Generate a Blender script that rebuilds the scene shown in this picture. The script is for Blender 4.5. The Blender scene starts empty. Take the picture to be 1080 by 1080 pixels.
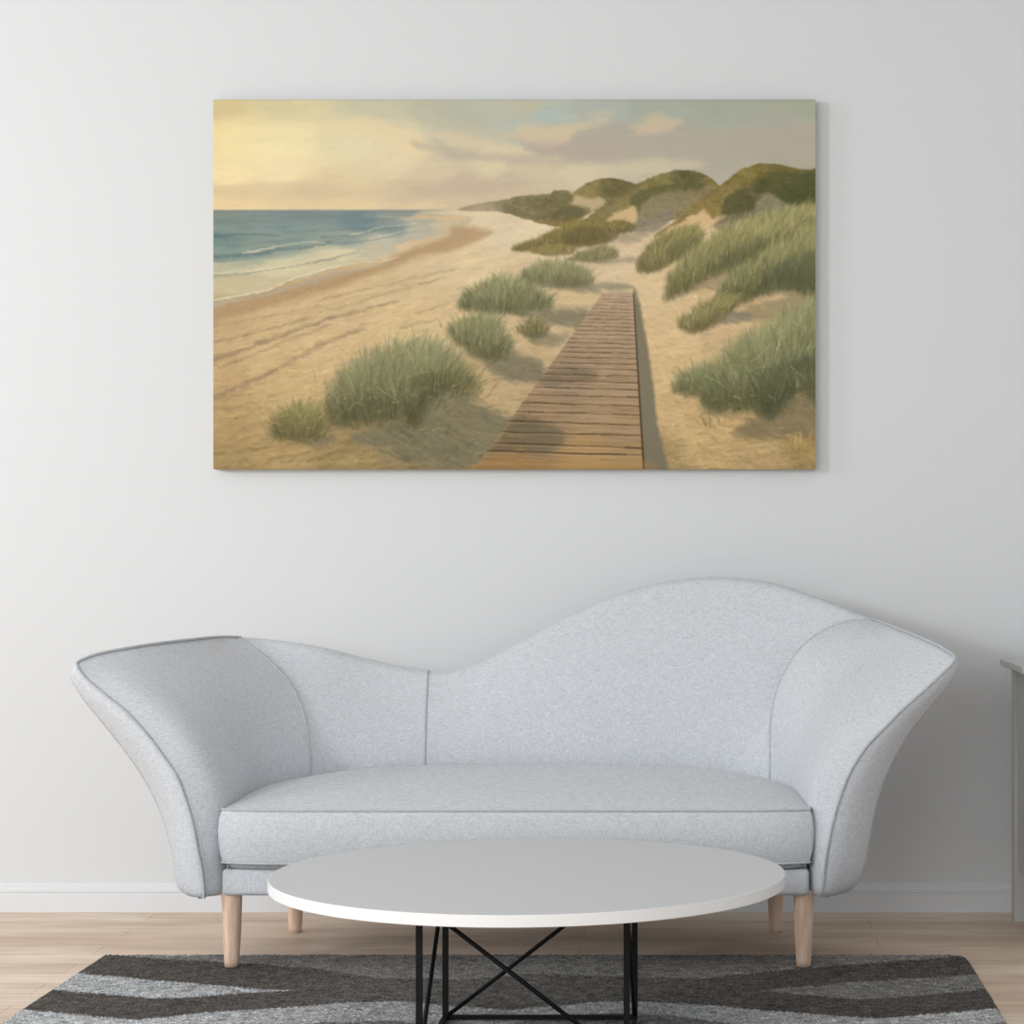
import bpy, bmesh, math
import numpy as np

C = bpy.context.scene
col = C.collection

# ---------------------------------------------------------------- camera
F = 2270.0                     # focal length in pixels of the 1080 px frame
HC, DC = 1.2, 7.2              # camera height, distance of the camera from the wall (wall at y = 0)
cd = bpy.data.cameras.new('camera'); cam = bpy.data.objects.new('camera', cd); col.objects.link(cam)
cam.location = (0, -DC, HC); cam.rotation_euler = (math.pi/2, 0, 0)
cd.sensor_width = 36; cd.lens = F/1080*36; cd.shift_x = -217/1080; cd.shift_y = 43/1080
cd.clip_end = 60
C.camera = cam

# ---------------------------------------------------------------- light
wd = bpy.data.worlds.new('room_light'); C.world = wd; wd.use_nodes = True
bg = wd.node_tree.nodes['Background']; bg.inputs[0].default_value = (.93, .975, 1.0, 1); bg.inputs[1].default_value = .68

def area(name, loc, target, sx, sy, power, colr):
    l = bpy.data.lights.new(name, 'AREA'); l.shape = 'RECTANGLE'; l.size = sx; l.size_y = sy; l.energy = power; l.color = colr
    o = bpy.data.objects.new(name, l); col.objects.link(o); o.location = loc
    import mathutils
    o.rotation_euler = (mathutils.Vector(target)-mathutils.Vector(loc)).to_track_quat('-Z', 'Y').to_euler()
    return o
area('window_daylight', (-6.0, -2.9, 2.5), (2.0, -.3, 1.4), 1.1, 1.1, 50, (.955, .985, 1.0))
area('corner_key_lamp', (-5.0, -5.8, 2.45), (3.0, -.3, 1.2), .6, .6, 100, (.955, .985, 1.0))  # added lamp out of view, hardens the shadow beside the canvas
area('front_fill_lamp', (-2.2, -8.0, 1.8), (.0, -.2, .9), 3.0, 2.0, 102, (.955, .985, 1.0))  # added fill behind the camera, brightens the faces turned to it
area('wall_graze_lamp', (-4.3, -1.1, 1.85), (-2.3, -.0, 1.8), .7, .8, 5.0, (.98, .995, .98))  # added grazing fill, makes the bright lobe on the wall's left part

C.view_settings.view_transform = 'Standard'; C.view_settings.look = 'None'
C.view_settings.gamma = 1; C.view_settings.use_curve_mapping = False
C.view_settings.exposure = -0.07
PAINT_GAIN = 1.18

# ---------------------------------------------------------------- helpers
def W(u, v, y):
    """point of the room at depth y (wall = 0) that is measured at frame position u, v"""
    d = DC+y; return np.array([(u-757)*d/F, y, HC-(v-583)*d/F])

def lin(c):
    c = np.array(c, float); c = c/255. if c.max() > 1 else c
    return np.where(c <= .04045, c/12.92, ((c+.055)/1.055)**2.4)

def tag(o, label=None, cat=None, group=None, kind=None):
    if label: o['label'] = label
    if cat: o['category'] = cat
    if group: o['group'] = group
    if kind: o['kind'] = kind
    return o

def empty(name, loc):
    o = bpy.data.objects.new(name, None); col.objects.link(o); o.location = loc; o.empty_display_size = .1; return o

def mesh(name, verts, faces, mat, parent=None, smooth=True, loc=None, fix=True):
    me = bpy.data.meshes.new(name); me.from_pydata([tuple(map(float, v)) for v in verts], [], [tuple(map(int, f)) for f in faces])
    if fix:
        bm = bmesh.new(); bm.from_mesh(me); bmesh.ops.remove_doubles(bm, verts=bm.verts, dist=1e-6)
        bmesh.ops.recalc_face_normals(bm, faces=bm.faces); bm.to_mesh(me); bm.free()
    me.materials.append(mat)
    if smooth:
        for p in me.polygons: p.use_smooth = True
    o = bpy.data.objects.new(name, me); col.objects.link(o)
    if parent is not None:
        o.parent = parent; o.location = tuple(-np.array(parent.location))      # shapes are given in room coordinates
    return o

def box(name, lo, hi, mat, parent=None, bevel=.004, seg=2):
    bm = bmesh.new(); bmesh.ops.create_cube(bm, size=1)
    for v in bm.verts:
        v.co = [(lo[i]+hi[i])/2+v.co[i]*(hi[i]-lo[i]) for i in range(3)]
    if bevel: bmesh.ops.bevel(bm, geom=list(bm.edges), offset=bevel, segments=seg, affect='EDGES', profile=.5)
    me = bpy.data.meshes.new(name); bm.to_mesh(me); bm.free(); me.materials.append(mat)
    for p in me.polygons: p.use_smooth = bevel > .008
    o = bpy.data.objects.new(name, me); col.objects.link(o)
    if parent is not None: o.parent = parent; o.location = tuple(-np.array(parent.location))
    return o

def tube(name, pts, r, mat, parent, n=10, closed=False):
    P = np.array(pts, float); N = len(P); V = []; Fs = []; up = np.array([0, 0, 1.]); prev = None
    for i in range(N):
        if closed: t = P[(i+1) % N]-P[i-1]
        else: t = P[min(i+1, N-1)]-P[max(i-1, 0)]
        t = t/np.linalg.norm(t)
        if prev is None:
            a = np.cross(t, up) if abs(t[2]) < .9 else np.cross(t, [0, 1, 0])
        else: a = prev-t*(prev@t)
        a = a/np.linalg.norm(a); b = np.cross(t, a); prev = a
        rr = r[i] if hasattr(r, '__len__') else r
        for k in range(n):
            q = 2*math.pi*k/n; V.append(P[i]+rr*(math.cos(q)*a+math.sin(q)*b))
    for i in range(N if closed else N-1):
        for k in range(n):
            j = (i+1) % N; Fs.append((i*n+k, i*n+(k+1) % n, j*n+(k+1) % n, j*n+k))
    if not closed: Fs.append(tuple(range(n))[::-1]); Fs.append(tuple((N-1)*n+k for k in range(n)))
    return mesh(name, V, Fs, mat, parent)

def bar(name, a, b, w, mat, parent):
    """square steel bar from a to b"""
    a = np.array(a, float); b = np.array(b, float); t = (b-a)/np.linalg.norm(b-a)
    s = np.cross(t, [0, 0, 1.]) if abs(t[2]) < .95 else np.array([1., 0, 0]); s /= np.linalg.norm(s); q = np.cross(t, s)
    V = [p+w/2*(i*s+j*q) for p in (a, b) for i, j in ((-1, -1), (1, -1), (1, 1), (-1, 1))]
    return mesh(name, V, [(0, 1, 2, 3), (7, 6, 5, 4), (0, 4, 5, 1), (1, 5, 6, 2), (2, 6, 7, 3), (3, 7, 4, 0)], mat, parent, False)

def catmull(P, n):
    """n points through the rows of P, even in arc length"""
    P = np.array(P, float); out = []
    for i in range(len(P)-1):
        p0 = P[i-1] if i else 2*P[0]-P[1]; p1, p2 = P[i], P[i+1]; p3 = P[i+2] if i+2 < len(P) else 2*P[-1]-P[-2]
        for t in np.linspace(0, 1, 24, endpoint=False):
            out.append(.5*(2*p1+(p2-p0)*t+(2*p0-5*p1+4*p2-p3)*t*t+(3*p1-p0-3*p2+p3)*t**3))
    out.append(P[-1]); out = np.array(out)
    s = np.r_[0, np.cumsum(np.linalg.norm(np.diff(out, axis=0), axis=1))]
    return np.stack([np.interp(np.linspace(0, s[-1], n), s, out[:, k]) for k in range(P.shape[1])], 1)

# ---------------------------------------------------------------- materials
def new_mat(name, rgb, rough=.6, spec=.3):
    m = bpy.data.materials.new(name); m.use_nodes = True; nt = m.node_tree; b = nt.nodes['Principled BSDF']
    b.inputs['Base Color'].default_value = (*lin(rgb), 1); b.inputs['Roughness'].default_value = rough
    b.inputs['Specular IOR Level'].default_value = spec
    return m, nt, b

def node(nt, kind, **kw):
    n = nt.nodes.new(kind)
    for k, v in kw.items():
        if hasattr(n, k): setattr(n, k, v)
        else: n.inputs[k.replace('_', ' ')].default_value = v
    return n

def scaled_noise(nt, scale, nscale=1, detail=2, rough=.5, rot=(0, 0, 0)):
    tc = node(nt, 'ShaderNodeTexCoord'); mp = node(nt, 'ShaderNodeMapping'); mp.inputs['Scale'].default_value = scale
    mp.inputs['Rotation'].default_value = rot
    nz = node(nt, 'ShaderNodeTexNoise'); nz.inputs['Scale'].default_value = nscale; nz.inputs['Detail'].default_value = detail
    nz.inputs['Roughness'].default_value = rough
    nt.links.new(tc.outputs['Object'], mp.inputs[0]); nt.links.new(mp.outputs[0], nz.inputs[0]); return nz

def ramp(nt, src, stops):
    r = node(nt, 'ShaderNodeValToRGB'); e = r.color_ramp.elements
    while len(e) < len(stops): e.new(.5)
    for k, (p, c) in enumerate(stops): e[k].position = p; e[k].color = (*lin(c), 1) if hasattr(c, '__len__') else (c, c, c, 1)
    nt.links.new(src, r.inputs[0]); return r

def mixc(nt, a, b, fac=None, mode='MIX', f=.5):
    m = node(nt, 'ShaderNodeMix', data_type='RGBA', blend_type=mode); m.inputs[0].default_value = f
    if fac is not None: nt.links.new(fac, m.inputs[0])
    nt.links.new(a, m.inputs[6]); nt.links.new(b, m.inputs[7]); return m.outputs[2]

def bump(nt, b, src, strength, dist=.002):
    n = node(nt, 'ShaderNodeBump'); n.inputs['Strength'].default_value = strength; n.inputs['Distance'].default_value = dist
    nt.links.new(src, n.inputs['Height']); nt.links.new(n.outputs[0], b.inputs['Normal'])

def wall_material():
    m, nt, b = new_mat('wall_paint', (224, 226, 228), .9, .1)
    nz = scaled_noise(nt, (1, 1, 1), 260, 3); bump(nt, b, nz.outputs[0], .06, .001); return m
def trim_material():
    m, nt, b = new_mat('trim_paint', (228, 230, 233), .55, .3); return m
def floor_material():
    m, nt, b = new_mat('pale_oak', (220, 196, 170), .5, .3)
    tc = node(nt, 'ShaderNodeTexCoord'); br = node(nt, 'ShaderNodeTexBrick', offset=.37, offset_frequency=2)
    for k, v in (('Scale', 1), ('Brick Width', 1.45), ('Row Height', .145), ('Mortar Size', .0012), ('Mortar Smooth', .3)): br.inputs[k].default_value = v
    br.inputs['Color1'].default_value = (*lin((250, 238, 224)), 1); br.inputs['Color2'].default_value = (*lin((238, 218, 200)), 1)
    br.inputs['Mortar'].default_value = (*lin((190, 162, 138)), 1)
    mp = node(nt, 'ShaderNodeMapping'); mp.inputs['Location'].default_value = (.42, .045, 0)
    nt.links.new(tc.outputs['Object'], mp.inputs[0]); nt.links.new(mp.outputs[0], br.inputs[0])
    g = scaled_noise(nt, (1.6, 26, 1), 2.2, 6, .6); r = ramp(nt, g.outputs[0], [(.3, (222, 212, 200)), (.7, (255, 255, 255))])
    g2 = scaled_noise(nt, (1.2, 5, 1), 1.4, 3); r2 = ramp(nt, g2.outputs[0], [(.35, (226, 214, 204)), (.65, (255, 252, 248))])
    c = mixc(nt, br.outputs[0], r.outputs[0], mode='MULTIPLY', f=.8); c = mixc(nt, c, r2.outputs[0], mode='MULTIPLY', f=.8)
    nt.links.new(c, b.inputs['Base Color']); bump(nt, b, g.outputs[0], .08, .001); return m
def linen_material(name='linen', rgb=(225, 229, 235)):
    m, nt, b = new_mat(name, rgb, .92, .12); b.inputs['Sheen Weight'].default_value = .15
    rgbn = node(nt, 'ShaderNodeRGB'); rgbn.outputs[0].default_value = (*lin(rgb), 1)
    h = scaled_noise(nt, (60, 60, 640), 1, 2, .5); v = scaled_noise(nt, (640, 300, 60), 1, 2, .5); s = scaled_noise(nt, (1, 1, 1), 420, 2, .7)
    c = mixc(nt, rgbn.outputs[0], ramp(nt, h.outputs[0], [(.33, .76), (.61, 1.0)]).outputs[0], mode='MULTIPLY', f=.75)
    c = mixc(nt, c, ramp(nt, v.outputs[0], [(.33, .76), (.61, 1.0)]).outputs[0], mode='MULTIPLY', f=.75)
    c = mixc(nt, c, ramp(nt, s.outputs[0], [(.3, .78), (.6, 1.0)]).outputs[0], mode='MULTIPLY', f=.6)
    nt.links.new(c, b.inputs['Base Color'])
    bump(nt, b, mixc(nt, h.outputs[0], v.outputs[0]), .35, .0015); return m
def beech_material():
    m, nt, b = new_mat('beech_wood', (222, 184, 156), .5, .3)
    g = scaled_noise(nt, (40, 40, 5), 2, 5, .6, (0, .05, 0)); r = ramp(nt, g.outputs[0], [(.3, (214, 178, 152)), (.7, (242, 216, 194))])
    nt.links.new(r.outputs[0], b.inputs['Base Color']); return m
def paint_attr_material(name, rough, spec):
    m, nt, b = new_mat(name, (200, 200, 200), rough, spec)
    a = node(nt, 'ShaderNodeAttribute', attribute_name='Col'); nt.links.new(a.outputs[0], b.inputs['Base Color']); return m, nt, b, a

M_wall, M_trim, M_floor, M_linen, M_beech = wall_material(), trim_material(), floor_material(), linen_material(), beech_material()
M_piping = linen_material('linen_piping', (206, 210, 215))
M_white = new_mat('white_laminate', (238, 239, 240), .38, .35)[0]
M_black = new_mat('black_steel', (12, 12, 13), .55, .2)[0]
M_top = new_mat('dimmed_white_laminate', (208, 210, 213), .5, .2)[0]  # tabletop colour darkened for the weaker light falling from above
M_cab = new_mat('grey_painted_wood', (196, 195, 192), .5, .3)[0]
M_edge = new_mat('canvas_edge', (186, 176, 150), .8, .2)[0]

# ---------------------------------------------------------------- the room
def slab(name, lo, hi, mat):
    o = box(name, lo, hi, mat, None, 0); o['kind'] = 'structure'; return o
slab('floor', (-8.0, -9.0, -.06), (3.6, 0, 0), M_floor)
slab('wall_back', (-8.0, 0, -.06), (3.6, .12, 3.4), M_wall)
prof = [(0, 0), (-.016, 0), (-.016, .058), (-.0135, .0605), (-.0135, .064), (-.0165, .067), (-.0165, .076), (-.012, .081), (-.009, .083), (-.009, .089), (-.006, .094), (0, .095)]
V = [(x, y, z) for x in (-8.0, 3.6) for (y, z) in prof]; n = len(prof)
slab('ceiling', (-8.0, -9.0, 3.4), (3.6, .12, 3.46), M_trim)
o = mesh('baseboard_back', V, [(i, (i+1) % n, n+(i+1) % n, n+i) for i in range(n)]+[tuple(range(n)), tuple(range(2*n-1, n-1, -1))], M_trim, None, False)
o['kind'] = 'structure'


def paint_seascape(S=1.26):
    """The printed beach picture, painted stroke by stroke; returns H x W x 3 sRGB (0..1)."""
    R = np.random.RandomState(11)
    U0, V0, U1, V1 = 225.0, 105.0, 860.0, 495.0
    W = int(round((U1-U0)*S)); H = int(round((V1-V0)*S))
    xs = U0+(np.arange(W)+.5)/W*(U1-U0); ys = V0+(np.arange(H)+.5)/H*(V1-V0)
    X, Y = np.meshgrid(xs, ys)
    img = np.zeros((H, W, 3))

    def noise(cx, cy, seed, oct=4, rot=0.0):
        r = np.random.RandomState(seed); out = np.zeros((H, W)); amp = 1; tot = 0
        c, s = np.cos(rot), np.sin(rot)
        A = (X-U0)*c+(Y-V0)*s; B = -(X-U0)*s+(Y-V0)*c
        for o in range(oct):
            a = A/cx*2**o+50; b = B/cy*2**o+50
            g = r.rand(256, 256)
            ai = np.floor(a).astype(int); bi = np.floor(b).astype(int)
            fa = a-ai; fb = b-bi; fa = fa*fa*(3-2*fa); fb = fb*fb*(3-2*fb)
            v = (g[bi % 256, ai % 256]*(1-fa)+g[bi % 256, (ai+1) % 256]*fa)*(1-fb) + \
                (g[(bi+1) % 256, ai % 256]*(1-fa)+g[(bi+1) % 256, (ai+1) % 256]*fa)*fb
            out += amp*(v-.5); tot += amp; amp *= .55
        return out/tot*2                                   # about -1..1

    def field(pts, sx=1.0, sy=1.0, p=2.2):
        num = np.zeros((H, W, 3)); den = np.zeros((H, W, 1))
        for (u, v, c) in pts:
            w = 1/(((X-u)*sx)**2+((Y-v)*sy)**2+40)**p
            num += w[..., None]*np.array(c)/255.; den += w[..., None]
        return num/den

    def sdf(poly, sub=None):
        x, y = (X, Y) if sub is None else (X[sub], Y[sub])
        P = np.array(poly, float); d = np.full(x.shape, 1e9); inside = np.zeros(x.shape, bool)
        for i in range(len(P)):
            a, b = P[i-1], P[i]; e = b-a
            t = np.clip(((x-a[0])*e[0]+(y-a[1])*e[1])/max(e@e, 1e-9), 0, 1)
            d = np.minimum(d, (x-a[0]-t*e[0])**2+(y-a[1]-t*e[1])**2)
            cr = ((a[1] > y) != (b[1] > y))
            if abs(e[1]) > 1e-9:
                inside ^= cr & (x < a[0]+(y-a[1])/e[1]*e[0])
        d = np.sqrt(d); return np.where(inside, d, -d)

    def smooth(poly, n=6, closed=True):
        P = np.array(poly, float); N = len(P); out = []
        rng = range(N if closed else N-1)
        for i in rng:
            g = (lambda k: P[k % N]) if closed else (lambda k: P[min(max(k, 0), N-1)])
            p0, p1, p2, p3 = g(i-1), g(i), g(i+1), g(i+2)
            for k in range(n):
                t = k/n
                out.append(.5*((2*p1)+(-p0+p2)*t+(2*p0-5*p1+4*p2-p3)*t*t+(-p0+3*p1-3*p2+p3)*t**3))
        if not closed: out.append(P[-1])
        return np.array(out)

    def fill(poly, col, feather=1.5, alpha=1.0, wob=None, sm=True):
        P = smooth(poly) if sm else np.array(poly, float)
        m = 14
        i0 = max(int((P[:, 1].min()-m-V0)*S), 0); i1 = min(int((P[:, 1].max()+m-V0)*S)+1, H)
        j0 = max(int((P[:, 0].min()-m-U0)*S), 0); j1 = min(int((P[:, 0].max()+m-U0)*S)+1, W)
        if i1 <= i0 or j1 <= j0: return None
        sub = (slice(i0, i1), slice(j0, j1))
        d = sdf(P, sub)
        if wob is not None: d = d+wob[sub]
        a = np.clip(d/feather+.5, 0, 1); a = (a*a*(3-2*a)*alpha)[..., None]
        c = col[sub] if isinstance(col, np.ndarray) and col.ndim == 3 else np.array(col, float)/255.
        img[sub] = img[sub]*(1-a)+c*a

    def stroke(pts, w0, w1, col, alpha=1.0):
        """a soft tapered brush stroke along a polyline"""
        P = np.array(pts, float); m = max(w0, w1)+1.5
        i0 = max(int((P[:, 1].min()-m-V0)*S), 0); i1 = min(int((P[:, 1].max()+m-V0)*S)+1, H)
        j0 = max(int((P[:, 0].min()-m-U0)*S), 0); j1 = min(int((P[:, 0].max()+m-U0)*S)+1, W)
        if i1 <= i0 or j1 <= j0: return
        x = X[i0:i1, j0:j1]; y = Y[i0:i1, j0:j1]; a = np.zeros(x.shape); n = len(P)-1
        for k in range(n):
            p, q = P[k], P[k+1]; e = q-p
            t = np.clip(((x-p[0])*e[0]+(y-p[1])*e[1])/max(e@e, 1e-9), 0, 1)
            d = np.hypot(x-p[0]-t*e[0], y-p[1]-t*e[1]); w = w0+(w1-w0)*(k+t)/n
            a = np.maximum(a, np.clip((w-d)/.8+.5, 0, 1)*np.minimum(1, w/.45))
        a = (a*alpha)[..., None]
        img[i0:i1, j0:j1] = img[i0:i1, j0:j1]*(1-a)+np.array(col)/255.*a

    # ---------------- sky
    sky = field([(230, 108, (214, 196, 148)), (300, 108, (212, 200, 160)), (240, 150, (240, 223, 170)), (226, 150, (238, 219, 164)),
                 (300, 150, (236, 221, 174)), (240, 185, (240, 221, 172)), (300, 180, (234, 216, 172)), (240, 205, (224, 200, 156)),
                 (330, 205, (216, 196, 158)), (240, 218, (232, 206, 160)), (360, 218, (218, 198, 160)), (370, 150, (222, 210, 172)),
                 (400, 112, (196, 192, 164)), (450, 120, (186, 185, 164)), (430, 135, (206, 198, 166)), (420, 165, (220, 205, 168)),
                 (480, 150, (190, 184, 162)), (500, 115, (180, 181, 164)), (560, 112, (182, 180, 158)), (575, 122, (170, 181, 172)),
                 (640, 120, (168, 174, 164)), (560, 130, (180, 183, 170)), (690, 115, (160, 166, 152)), (760, 112, (158, 164, 148)), (850, 112, (160, 164, 146)),
                 (840, 140, (164, 164, 150)), (790, 150, (166, 163, 149)), (720, 160, (172, 167, 151)), (850, 172, (172, 164, 146)), (780, 168, (172, 166, 150)),
                 (600, 178, (202, 191, 162)), (520, 175, (210, 197, 164)), (680, 172, (184, 176, 154)), (460, 185, (206, 191, 160)),
                 (450, 205, (202, 186, 156)), (500, 195, (192, 178, 153)), (540, 190, (192, 180, 153)), (480, 216, (200, 184, 154)), (580, 190, (198, 184, 156))], sy=1.6)
    n1 = noise(70, 22, 1, 5, -.08); n2 = noise(30, 9, 2, 4, .1)
    img[:] = sky+(.018*n1+.014*n2)[..., None]*np.array([1, 1, 1.05])
    wob = 7*noise(26, 12, 3, 5); wob2 = 5*noise(14, 7, 4, 4)
    def cloud(poly, col, f, al, w=wob): fill(poly, col, f, al, w)
    cloud([(226, 196), (300, 192), (380, 197), (440, 190), (500, 186), (545, 192), (560, 205), (470, 214), (360, 212), (226, 208)], (208, 186, 154), 10, .45)
    cloud([(430, 197), (480, 189), (540, 190), (560, 198), (520, 204), (450, 206)], (188, 172, 152), 9, .6)
    cloud([(240, 214), (330, 209), (420, 212), (470, 217), (420, 221), (240, 221)], (226, 204, 160), 6, .5)
    cloud([(340, 132), (380, 122), (410, 126), (440, 143), (470, 158), (440, 163), (400, 148), (360, 143)], (228, 208, 168), 12, .7)
    cloud([(440, 150), (500, 158), (560, 164), (610, 168), (640, 175), (570, 176), (500, 168), (450, 160)], (180, 168, 150), 9, .65)
    cloud([(455, 142), (480, 138), (520, 148), (560, 158), (540, 162), (480, 156)], (212, 196, 164), 10, .7)
    cloud([(545, 145), (580, 134), (610, 132), (650, 128), (700, 133), (760, 138), (860, 135), (860, 160), (780, 165), (700, 164), (640, 172), (590, 168), (560, 158)], (172, 163, 149), 10, .8)
    cloud([(532, 140), (560, 134), (590, 134), (610, 128), (640, 125), (638, 131), (612, 138), (598, 152), (580, 158), (560, 152)], (208, 190, 158), 12, .75, wob*1.3)
    cloud([(560, 153), (600, 150), (650, 158), (640, 168), (590, 168)], (176, 160, 148), 9, .7)
    cloud([(668, 130), (690, 124), (716, 127), (706, 137), (684, 143), (670, 138)], (202, 184, 154), 12, .7, wob*1.3)
    cloud([(560, 174), (620, 176), (700, 170), (740, 172), (700, 182), (600, 190), (540, 186)], (204, 190, 160), 12, .55)
    for k in range(1500):                                   # brush texture of the sky
        u = R.uniform(U0, U1); v = R.uniform(V0, 222); l = R.uniform(6, 26); b = R.uniform(-.12, .08)
        i = int((v-V0)*S); j = int((u-U0)*S); i = min(max(i, 0), H-1); j = min(max(j, 0), W-1)
        c = img[i, j]*255*(1+R.uniform(-.022, .022))
        stroke([(u-l/2, v-b*l/2+1), (u, v), (u+l/2, v+b*l/2)], R.uniform(1, 3), .4, c, .35)

    # ---------------- sea
    sea = field([(230, 224, (134, 144, 134)), (330, 224, (126, 139, 136)), (430, 223, (140, 146, 140)), (240, 238, (126, 142, 136)), (300, 240, (128, 144, 140)),
                 (380, 236, (116, 134, 136)), (230, 252, (112, 134, 132)), (300, 252, (134, 150, 142)), (370, 250, (144, 154, 144)), (420, 240, (132, 144, 142)),
                 (230, 262, (132, 150, 140)), (280, 262, (142, 154, 142)), (230, 282, (186, 184, 156)), (300, 284, (208, 199, 164)), (360, 272, (206, 196, 162)),
                 (240, 300, (196, 184, 148)), (300, 300, (198, 184, 150)), (340, 285, (202, 190, 158)), (400, 265, (194, 184, 158)), (440, 250, (182, 176, 156)),
                 (440, 238, (176, 172, 152)), (470, 236, (196, 180, 150)), (235, 316, (192, 178, 142)), (400, 256, (186, 182, 160)), (450, 228, (168, 166, 148))], sy=2.2)
    ns = noise(60, 4, 8, 4, -.03)
    sea = sea+(.035*ns+.02*noise(18, 2.5, 9, 3))[..., None]
    shore = [(225, 222), (330, 221.5), (420, 222), (470, 223), (520, 225), (500, 232), (485, 242), (470, 254), (420, 262), (415, 272), (380, 280), (345, 288),
             (320, 297), (280, 307), (250, 315), (215, 325), (205, 270)]
    # ---------------- dry and wet sand
    sand = field([(480, 230, (208, 186, 146)), (520, 245, (212, 188, 146)), (560, 225, (214, 190, 148)), (450, 265, (206, 178, 134)), (500, 280, (214, 186, 138)),
                  (420, 300, (206, 176, 128)), (350, 320, (204, 172, 124)), (300, 335, (202, 170, 120)), (240, 345, (196, 162, 114)), (280, 370, (204, 170, 118)),
                  (350, 370, (208, 174, 122)), (430, 340, (210, 178, 126)), (240, 400, (190, 156, 106)), (300, 410, (196, 163, 110)), (240, 450, (176, 144, 94)),
                  (300, 480, (176, 145, 94)), (240, 485, (164, 135, 86)), (360, 490, (158, 132, 84)), (440, 490, (150, 128, 84)), (480, 350, (206, 174, 124)),
                  (540, 360, (196, 166, 120)), (550, 300, (206, 178, 132)), (600, 330, (200, 170, 122)), (650, 270, (208, 180, 136)), (640, 250, (200, 176, 136)),
                  (700, 300, (208, 178, 130)), (720, 340, (204, 172, 122)), (700, 380, (204, 170, 118)), (760, 340, (196, 164, 116)), (720, 430, (194, 160, 108)),
                  (740, 460, (192, 158, 104)), (800, 480, (178, 146, 96)), (700, 490, (164, 136, 88)), (850, 480, (160, 132, 84)), (560, 400, (180, 152, 108)),
                  (700, 240, (204, 176, 136)), (500, 400, (184, 154, 106))])
    nd = noise(46, 9, 12, 5, -.25); nf = noise(12, 3.4, 13, 4, -.2)
    sand = sand*np.array([1.0, 1.035, 1.11])+(.036*nd+.030*nf)[..., None]*np.array([1, 1, .95])
    land = [(190, 330), (225, 322), (290, 303), (345, 286), (415, 268), (420, 258), (480, 243), (495, 230), (440, 224.5), (490, 221), (560, 218), (900, 215), (900, 520), (190, 520)]
    fill([(190, 221.5), (560, 221.5), (560, 340), (190, 340)], sea, 1.2, 1, None, False)
    fill(land, sand, 3, 1, 1.2*noise(20, 3, 14, 3))
    fill([(215, 326), (260, 314), (310, 299), (350, 288), (400, 279), (420, 268), (470, 250), (478, 240), (500, 240), (520, 246), (480, 262), (440, 272),
          (410, 284), (380, 295), (330, 311), (280, 325), (240, 336), (215, 345)], (172, 143, 106), 9, .8, 2*noise(30, 4, 15, 3, -.2))
    fill([(215, 322), (260, 311), (300, 303), (345, 288), (380, 282), (410, 276), (418, 272), (400, 280), (350, 294), (300, 308), (250, 319), (215, 328)], (176, 168, 150), 4, .55)
    fill([(440, 226), (462, 228), (500, 229), (480, 234), (450, 231), (425, 232), (436, 229)], (206, 180, 142), 3, .8)
    # waves: dark fronts with pale crests
    def wave(pts, col, w0, w1, al=.8):
        P = smooth(pts, 6, False); n = len(P)
        P[:, 1] += R.uniform(-.35, .35, n)
        for k in range(n-1):
            w = (w0+(w1-w0)*k/n)*R.uniform(.55, 1.1)
            stroke([P[k]-(P[k+1]-P[k])*.25, P[k+1]+(P[k+1]-P[k])*.25], w, w*.7, col, al*R.uniform(.35, .8))
    for pts, c, a, b in [([(225, 249), (262, 247), (295, 249)], (92, 114, 112), 2.0, .5), ([(225, 259), (262, 258), (300, 254), (325, 252)], (108, 130, 128), 1.4, .5),
                         ([(300, 244), (350, 243), (400, 239)], (108, 128, 130), 1.4, .4), ([(225, 271), (250, 270), (275, 268), (290, 264), (330, 260), (350, 255)], (98, 120, 120), 3.4, 1.2),
                         ([(225, 275), (250, 274), (280, 270)], (120, 140, 136), 3, 1), ([(340, 250), (370, 249), (400, 243), (420, 240)], (116, 134, 132), 1.8, .6),
                         ([(350, 257), (380, 255), (400, 252), (430, 246)], (124, 140, 138), 1.6, .5), ([(225, 291), (250, 290), (290, 284), (340, 275), (370, 268), (380, 264)], (148, 148, 134), 1.5, .6),
                         ([(225, 232), (300, 234)], (112, 130, 128), 1.3, .5), ([(250, 241), (310, 239)], (112, 131, 129), 1.1, .4)]:
        wave(pts, c, a, b)
    for pts, c, a, b in [([(262, 266), (285, 262), (305, 258), (330, 255), (345, 257)], (208, 202, 176), 1.2, .5), ([(360, 247), (380, 245), (395, 234.5), (410, 233)], (190, 190, 172), .3, .3),
                         ([(370, 248), (388, 244), (400, 240), (440, 236)], (212, 208, 186), .9, .4), ([(225, 288.5), (270, 285), (310, 279), (350, 270), (385, 263)], (224, 214, 178), .9, .4),
                         ([(225, 317), (250, 312), (275, 308), (290, 303), (305, 296), (320, 290), (345, 284), (358, 281)], (224, 214, 184), 1.3, .8),
                         ([(400, 250), (425, 244), (450, 240)], (208, 204, 182), .9, .5), ([(385, 276), (410, 274), (420, 271)], (208, 198, 168), 1.4, .8), ([(400, 228), (425, 231), (450, 231)], (186, 184, 164), .8, .5),
                         ([(455, 237), (475, 236)], (200, 192, 168), .9, .4)]:
        wave(pts, c, a, b, .9)
    wave([(225, 318.6), (250, 313.8), (275, 309.8), (290, 304.8), (305, 297.6), (322, 291.6), (345, 285.6), (362, 282)], (136, 122, 98), .7, .4, .7)
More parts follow.
